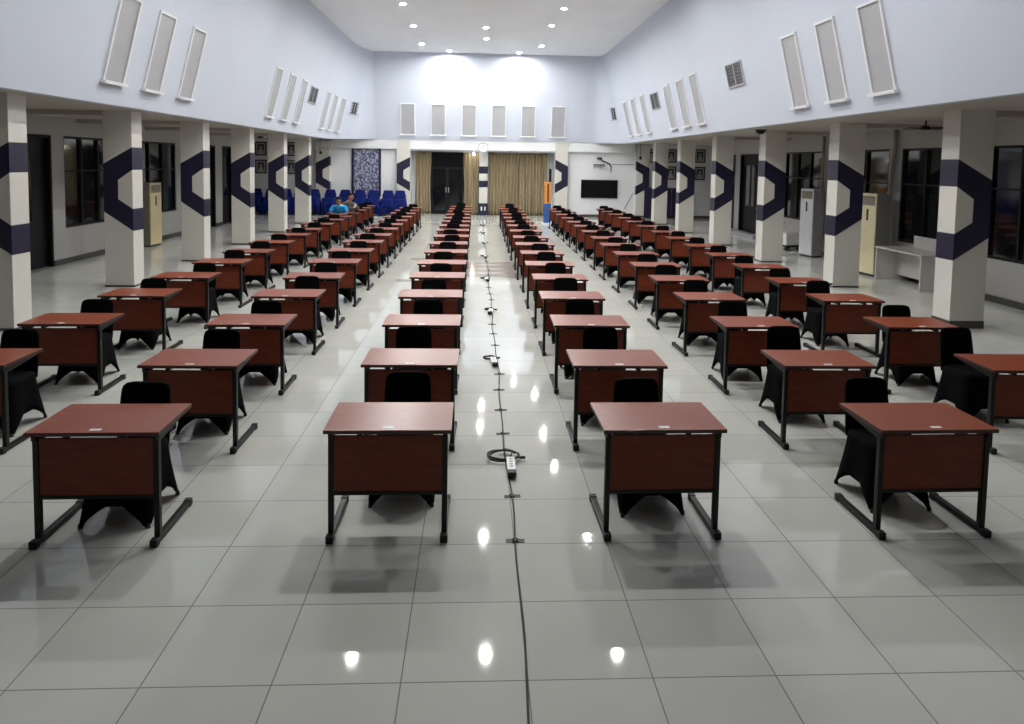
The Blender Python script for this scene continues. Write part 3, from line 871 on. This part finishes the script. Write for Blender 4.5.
# ------------------------------------------------------------------ floor-standing air conditioners
def air_con(x, y, rz, w_, d_, h, body, side, label):
    """front faces local -y"""
    t = thing('air_conditioner', label, 'air conditioner', (x, y, 0), rz)
    k = MB(); k.box((-w_/2, -d_/2+.02, .04), (w_/2, d_/2, h), .012); k.build('casing', side, t)
    k = MB(); k.box((-w_/2, -d_/2-.005, .06), (w_/2, -d_/2+.02, h), .01); k.build('front_panel', body, t)
    k = MB(); k.box((-w_/2+.01, -d_/2+.03, 0), (w_/2-.01, d_/2-.01, .06)); k.build('plinth', M['grille'], t)
    k = MB(); k.box((-w_/2+.05, -d_/2-.012, h-.27), (w_/2-.05, -d_/2-.003, h-.06))
    for q in range(6): k.box((-w_/2+.05, -d_/2-.022, h-.255+q*.034), (w_/2-.05, -d_/2-.012, h-.243+q*.034))
    k.build('outlet_grille', M['pipe'], t)
    k = MB()
    for q in range(22): k.box((-w_/2+.04, -d_/2-.012, .14+q*.035), (w_/2-.04, -d_/2-.004, .158+q*.035))
    k.build('intake_grille', body, t)
    k = MB(); k.box((-.03, -d_/2-.012, h-.62), (.03, -d_/2-.004, h-.36), .003); k.build('control_strip', M['grille'], t)
    return t
air_con(9.16, 15.72, -1.43, .55, .40, 1.89, M['ivory'], M['greyside'], 'yellowed floor-standing air conditioner beside the pale table')
air_con(9.26, 18.98, -1.33, .50, .36, 1.87, M['greywhite'], M['greyside'], 'grey-white floor-standing air conditioner beside the white box cart')
air_con(-8.95, 19.72, 1.47, .55, .36, 1.74, M['beige'], M['pipe'], 'tall beige air conditioner standing behind the left pillar')
def pipe(pts, r, label):
    k = MB(); k.tube(pts, r, 10); k.build('wall_pipe', M['pipe'], label=label, category='pipe')
pipe([(9.62, 15.85, 3.36), (9.62, 15.84, 3.0), (9.62, 15.93, 2.4), (9.62, 15.95, 1.2), (9.62, 15.95, .3)], .045, 'lagged pipe rising behind the yellowed air conditioner to ceiling')
pipe([(9.62, 19.2, 3.36), (9.62, 19.2, 2.6), (9.64, 19.22, 1.2), (9.64, 19.22, .3)], .04, 'lagged pipe rising behind the grey-white air conditioner to ceiling')

# white box on a trolley
t = thing('box_trolley', 'white box on a dark wheeled trolley in right gallery', 'trolley', (9.28, 20.45, 0), .2)
k = MB(); k.box((-.26, -.3, .12), (.26, .3, .16), .005); k.build('platform', M['metal'], t)
k = MB(); k.box((-.25, -.27, .161), (.25, .27, .50), .02); k = k.build('box', M['card'], t)
q = MB(); q.box((-.255, -.275, .50), (.255, .275, .53), .008); q.build('box_lid', M['card'], k)
for sx in (-1, 1):
    for sy in (-1, 1):
        k = MB(); k.cyl((sx*.2-.015, sy*.22, .06), .06, .03, 16, axis='x'); k.box((sx*.2-.02, sy*.22-.02, .06), (sx*.2+.02, sy*.22+.02, .121)); k.build('wheel', M['rubber'], t)
k = MB(); k.tube([(.0, .27, .45), (.02, .34, .62), (.1, .38, .75), (.16, .4, .78)], .008); k.build('power_lead', M['rubber'], t)

# pale reception table in the right gallery
t = thing('reception_table', 'pale laminate table with panel legs in the right gallery', 'table', (9.27, 14.36, 0))
k = MB(); k.box((-.40, -.82, .71), (.40, .82, .74), .004); k.build('tabletop', M['tabletop'], t)
for y in (-.80, .77):
    k = MB(); k.box((-.38, y, 0), (.38, y+.03, .71)); k.build('leg', M['tabletop'], t)
k = MB(); k.box((.1, -.77, .12), (.125, .77, .71)); k.build('modesty_panel', M['tabletop'], t)
k = MB(); k.box((.36, -.80, .741), (.385, .62, 1.0), .004); k.build('upright_screen', M['tabletop'], t)

# ceiling fan, smoke heads, pendant wires under the galleries
t = thing('ceiling_fan', 'small dark ceiling fan under the right gallery soffit', 'fan', (8.4, 12.9, 3.37))
k = MB(); k.tube([(0, 0, 0), (0, 0, -.1)], .015); k.build('rod', M['metal'], t)
k = MB(); k.cyl((0, 0, -.17), .09, .07, 20, r2=.06); k.build('hub', M['metal'], t)
for q in range(4):
    a = q*PI/2+.4; k = MB(); c_, s_ = math.cos(a), math.sin(a)
    k.prism([(c_*.06-s_*.03, s_*.06+c_*.03, -.15), (c_*.06+s_*.03, s_*.06-c_*.03, -.14), (c_*.42+s_*.06, s_*.42-c_*.06, -.14), (c_*.42-s_*.06, s_*.42+c_*.06, -.155)], (0, 0, .01)); k.build('blade', M['metal'], t)
for loc, lab in (((-7.84, 26.0, 3.29), 'small dark dome fixture under the left gallery soffit'), ((7.0, 17.2, 3.37), 'small dark dome fixture under the right gallery soffit')):
    t = thing('dome_fixture', lab, 'ceiling fixture', loc)
    k = MB(); k.cyl((0, 0, -.03), .14, .03, 20); k.build('base', M['metal'], t)
    k = MB(); k.loft([[(rr*math.cos(2*PI*q/18), rr*math.sin(2*PI*q/18), zz) for q in range(18)] for rr, zz in ((.11, -.03), (.1, -.07), (.06, -.1), (.02, -.11))]); k.build('dome', M['frame'], t)
for x, lab in ((-6.6, 'thin wire pendant hanging near the farthest left pillar'), (7.05, 'thin wire pendant hanging near the farthest right pillar')):
    t = thing('wire_pendant', lab, 'pendant', (x, 30.2, 3.3))
    k = MB(); k.tube([(0, 0, 0.05), (.0, 0, -.5)], .012); k.build('wire', M['metal'], t)
    k = MB(); k.loft([[(rr*math.cos(2*PI*q/12), rr*math.sin(2*PI*q/12), zz) for q in range(12)] for rr, zz in ((.02, -.48), (.05, -.52), (.06, -.58), (.03, -.62))]); k.build('socket', M['metal'], t)

# ------------------------------------------------------------------ the two seated men
def skin_mesh(verts, edges, radii, mats_, name, sub=1, root=0, voxel=None, extra=None):
    me = bpy.data.meshes.new(name+'_rig'); me.from_pydata(verts, edges, [])
    o = bpy.data.objects.new(name+'_rig', me); C.objects.link(o)
    sm = o.modifiers.new('skin', 'SKIN'); sm.use_smooth_shade = True
    for i, v in enumerate(me.skin_vertices[0].data):
        v.radius = radii[i] if isinstance(radii[i], (tuple, list)) else (radii[i], radii[i]); v.use_root = (i == root)
    ss = o.modifiers.new('sub', 'SUBSURF'); ss.levels = sub; ss.render_levels = sub
    dg = bpy.context.evaluated_depsgraph_get()
    m2 = bpy.data.meshes.new_from_object(o.evaluated_get(dg))
    bpy.data.objects.remove(o)
    bmn = bmesh.new(); bmn.from_mesh(m2); bmesh.ops.recalc_face_normals(bmn, faces=bmn.faces); bmn.to_mesh(m2); bmn.free()
    if extra is not None:
        bmx = bmesh.new(); bmx.from_mesh(m2)
        bmesh.ops.recalc_face_normals(extra.bm, faces=extra.bm.faces); tmp = bpy.data.meshes.new('tmp'); extra.bm.to_mesh(tmp); extra.bm.free(); bmx.from_mesh(tmp); bmx.to_mesh(m2); bmx.free()
        bpy.data.meshes.remove(tmp)
    if voxel:
        o = bpy.data.objects.new('tmp', m2); C.objects.link(o)
        rm = o.modifiers.new('r', 'REMESH'); rm.mode = 'VOXEL'; rm.voxel_size = voxel; rm.use_smooth_shade = True
        sm = o.modifiers.new('s', 'SMOOTH'); sm.factor = .5; sm.iterations = 2
        dg = bpy.context.evaluated_depsgraph_get()
        m3 = bpy.data.meshes.new_from_object(o.evaluated_get(dg)); bpy.data.objects.remove(o); m2 = m3
    m2.name = name
    m2.materials.clear()
    for q in mats_: m2.materials.append(q)
    m2.polygons.foreach_set('use_smooth', [True]*len(m2.polygons))
    return m2

def head_parts(c, yaw, pitch):
    """head with face, centred at c, looking along local -y"""
    R = Matrix.Rotation(yaw, 4, 'Z') @ Matrix.Rotation(pitch, 4, 'X')
    T = Matrix.Translation(c) @ R
    hd = MB()
    prof = [(-.118, .022, .030, -.045), (-.108, .040, .052, -.035), (-.09, .052, .072, -.022), (-.06, .064, .086, -.008), (-.03, .070, .092, -.002), (0, .074, .096, 0), (.035, .077, .099, .004), (.065, .074, .095, .008), (.09, .062, .080, .010), (.108, .042, .055, .012), (.117, .016, .022, .012)]
    hd.loft([[T @ Vector((sx*math.cos(2*PI*k/24), sy*math.sin(2*PI*k/24)+oy, z)) for k in range(24)] for z, sx, sy, oy in prof])
    hd.loft([[T @ Vector((w_*math.cos(2*PI*k/8), -.088 - d_ + .02*math.sin(2*PI*k/8), z)) for k in range(8)] for z, w_, d_ in ((-.045, .016, .006), (-.035, .019, .022), (-.02, .013, .018), (.01, .009, .008), (.025, .008, .002))])
    for s in (-1, 1):   # ears, brow
        hd.loft([[T @ Vector((s*(.074+.012*q), .008+.018*math.cos(2*PI*k/8)*(1-.3*q), -.01+.032*math.sin(2*PI*k/8)*(1-.2*q))) for k in range(8)] for q in (0, 1)])
    hd.loft([[T @ Vector((x, -.088+.012*math.cos(2*PI*k/8), .028+.009*math.sin(2*PI*k/8))) for k in range(8)] for x in (-.045, -.02, .02, .045)])
    hd.loft([[T @ Vector((x, -.083+.010*math.cos(2*PI*k/8), -.068+.008*math.sin(2*PI*k/8))) for k in range(8)] for x in (-.026, 0, .026)])
    return hd, T

def man(name_label, desk_xy, shirt, lean, head_yaw, head_pitch, neck, headc, sh_rot, wr_l, wr_r, el_l, el_r, phone=False):
    x0, y0 = desk_xy
    t = thing('person', name_label, 'person', (x0, y0, 0))
    ch = Vector((0, .74-lean*.35, .86)); nk = Vector(neck); pel = Vector((0, .84, .57))
    sv = Matrix.Rotation(sh_rot, 3, 'Z')
    shl = Vector((ch.x, ch.y, 1.00)) + Vector((0, -lean*.25, 0)) + sv @ Vector((-.185, 0, 0)); shr = Vector((ch.x, ch.y, 1.00)) + Vector((0, -lean*.25, 0)) + sv @ Vector((.185, 0, 0))
    base = Vector((ch.x, ch.y-lean*.25, 1.02))
    V = []; E = []; Rr = []
    def add(p, r, par=None):
        V.append(tuple(p)); Rr.append(r)
        if par is not None: E.append((par, len(V)-1))
        return len(V)-1
    i0 = add(pel, (.15, .12)); i1 = add((pel+ch)/2, (.145, .11), i0); i2 = add(ch, (.16, .115), i1); i3 = add(base, (.11, .08), i2)
    n1 = add(nk, .052, i3); n2 = add(Vector(headc)*.75+nk*.25, .05, n1)
    for sh, el, wr, s in ((shl, el_l, wr_l, -1), (shr, el_r, wr_r, 1)):
        el = Vector(el); wr = Vector(wr)
        a = add(sh, .062, i3); m_ = add((sh+el)/2, .050, a); e = add(el, .042, m_); f = add((el+wr)/2, .038, e); w_ = add(wr, .027, f)
        d = (wr-el).normalized(); side = Vector((0, 0, 1)).cross(d).normalized()
        palm = add(wr + d*.05, (.038, .018), w_); 
        for q, (o_, ln) in enumerate(((-.030, .062), (-.010, .072), (.010, .068), (.029, .054))):
            k1 = add(wr + d*.085 + side*o_, .0095, palm); k2 = add(wr + d*(.085+ln*.55) + side*o_*1.1 + Vector((0, 0, -.004)), .0085, k1); add(wr + d*(.085+ln) + side*o_*1.1 + Vector((0, 0, -.016)), .0075, k2)
        th = side*(.038*s); k1 = add(wr + d*.03 + th, .011, palm); add(wr + d*.075 + th*1.45, .009, k1)
    for s in (-1, 1):
        h = add((s*.10, .80, .55), .092, i0); k = add((s*.13, .40, .545), .066, h); c_ = add((s*.135, .41, .30), .055, k); an = add((s*.135, .43, .09), .04, c_); add((s*.14, .28, .045), (.042, .03), an)
    hd, T = head_parts(Vector(headc), head_yaw, head_pitch)
    me = skin_mesh(V, E, Rr, [M['skin']], 'body', sub=1, voxel=.0085, extra=hd)
    o = bpy.data.objects.new('body', me); C.objects.link(o); o.parent = t
    # hair: cap over crown and back
    hm = MB(); rings = []
    for z, sx, sy, oy in ((.0, .076, .060, .044), (.03, .082, .078, .030), (.06, .082, .098, .014), (.085, .073, .092, .012), (.108, .052, .068, .013), (.124, .024, .032, .014)):
        rings.append([T @ Vector((sx*math.cos(2*PI*k/24), sy*math.sin(2*PI*k/24)+oy, z)) for k in range(24)])
    hm.loft(rings); hm.build('hair', M['hair'], t)
    em = MB()
    for s in (-1, 1):
        c_ = T @ Vector((s*.031, -.0905, .008))
        em.loft([[c_ + (T.to_3x3() @ Vector((.012*math.cos(2*PI*k/10)*q, -.003*(1-q), .006*math.sin(2*PI*k/10)*q))) for k in range(10)] for q in (1, .5, .1)])
    em.build('eyes', M['hair'], t)
    # clothes: trunk and sleeves grown separately, then fused into one garment
    def chain(pts, rad):
        return skin_mesh([tuple(q) for q in pts], [(q, q+1) for q in range(len(pts)-1)], rad, [shirt], 'sleeve', sub=2)
    pieces = []
    for sh, el, wr in ((shl, el_l, wr_l), (shr, el_r, wr_r)):
        el = Vector(el); wr = Vector(wr); inn = sh*.6 + base*.4
        if phone: pieces.append(chain([inn, sh, (sh+el)/2, el, (el+wr)/2, el*.1+wr*.9], [.075, .086, .076, .068, .058, .050]))
        else: pieces.append(chain([inn, sh, (sh+el)/2, sh*.2+el*.8], [.07, .082, .074, .068]))
    gm = MB()
    for q in pieces: gm.bm.from_mesh(q)
    top_ = nk*.5 + base*.5
    stops = [(pel + Vector((0, 0, -.09)), .19, .155), (pel, .195, .16), ((pel+ch)/2, .188, .15), (ch, .205, .155), (base*.75+ch*.25, .205, .15), (base, .200, .142), (base + (top_-base)*.6, .178, .132), (top_, .092, .092), (top_*.55 + nk*.45, .074, .076)]
    gm.loft([[c_ + Matrix.Rotation(sh_rot*min(1, k/3), 3, 'Z') @ Vector((rx*math.cos(2*PI*q/28), ry*math.sin(2*PI*q/28), 0)) for q in range(28)] for k, (c_, rx, ry) in enumerate(stops)])
    me = skin_mesh([tuple(ch), tuple(base)], [(0, 1)], [.08, .06], [shirt], 'shirt', sub=1, voxel=.011, extra=gm)
    o = bpy.data.objects.new('shirt', me); C.objects.link(o); o.parent = t
    V3 = [tuple(pel)]; E3 = []; R3 = [(.165, .135)]
    for s in (-1, 1):
        b_ = len(V3)
        V3 += [(s*.10, .79, .55), (s*.13, .39, .545), (s*.135, .41, .30), (s*.135, .43, .10)]; R3 += [.105, .082, .07, .058]
        E3 += [(0, b_), (b_, b_+1), (b_+1, b_+2), (b_+2, b_+3)]
    me = skin_mesh(V3, E3, R3, [M['trouser']], 'trousers', sub=2, voxel=.012)
    o = bpy.data.objects.new('trousers', me); C.objects.link(o); o.parent = t
    for s in (-1, 1):
        sh_ = MB(); sh_.loft([[(s*.14+sx*math.cos(2*PI*k/16), .34+sy*math.sin(2*PI*k/16)+oy, z) for k in range(16)] for sx, sy, oy, z in ((.045, .125, 0, .0), (.05, .13, 0, .02), (.047, .12, .01, .05), (.043, .07, .06, .085), (.04, .05, .085, .11))]); sh_.build('shoe', M['rubber'], t)
    return t
A = MEN[('L3', 11)]
man('man in bright blue t-shirt leaning forward over a desk, head bowed', A, M['shirt'], .42, .0, .35, (0, .47, 1.10), (0, .40, 1.205), 0,
    (-.06, .33, .785), (.08, .30, .785), (-.27, .40, .80), (.27, .40, .80))
B = MEN[('L3', 12)]
man('man in dark grey-green jacket turned right, sitting behind the blue-shirted man', B, M['jacket'], .16, .9, .05, (.06, .62, 1.12), (.08, .60, 1.24), .35,
    (.16, .36, .90), (.36, .33, .90), (-.16, .42, .80), (.33, .53, .80), phone=True)
k = MB(); k.box((-.036, -.006, 0), (.036, .006, .15), .004)
ph = k.build('phone', M['sticker'], label='pale phone held up by the man in the grey-green jacket', category='phone')
ph.location = (B[0]+.27, B[1]+.24, .90); ph.rotation_euler = (.5, 0, .8)
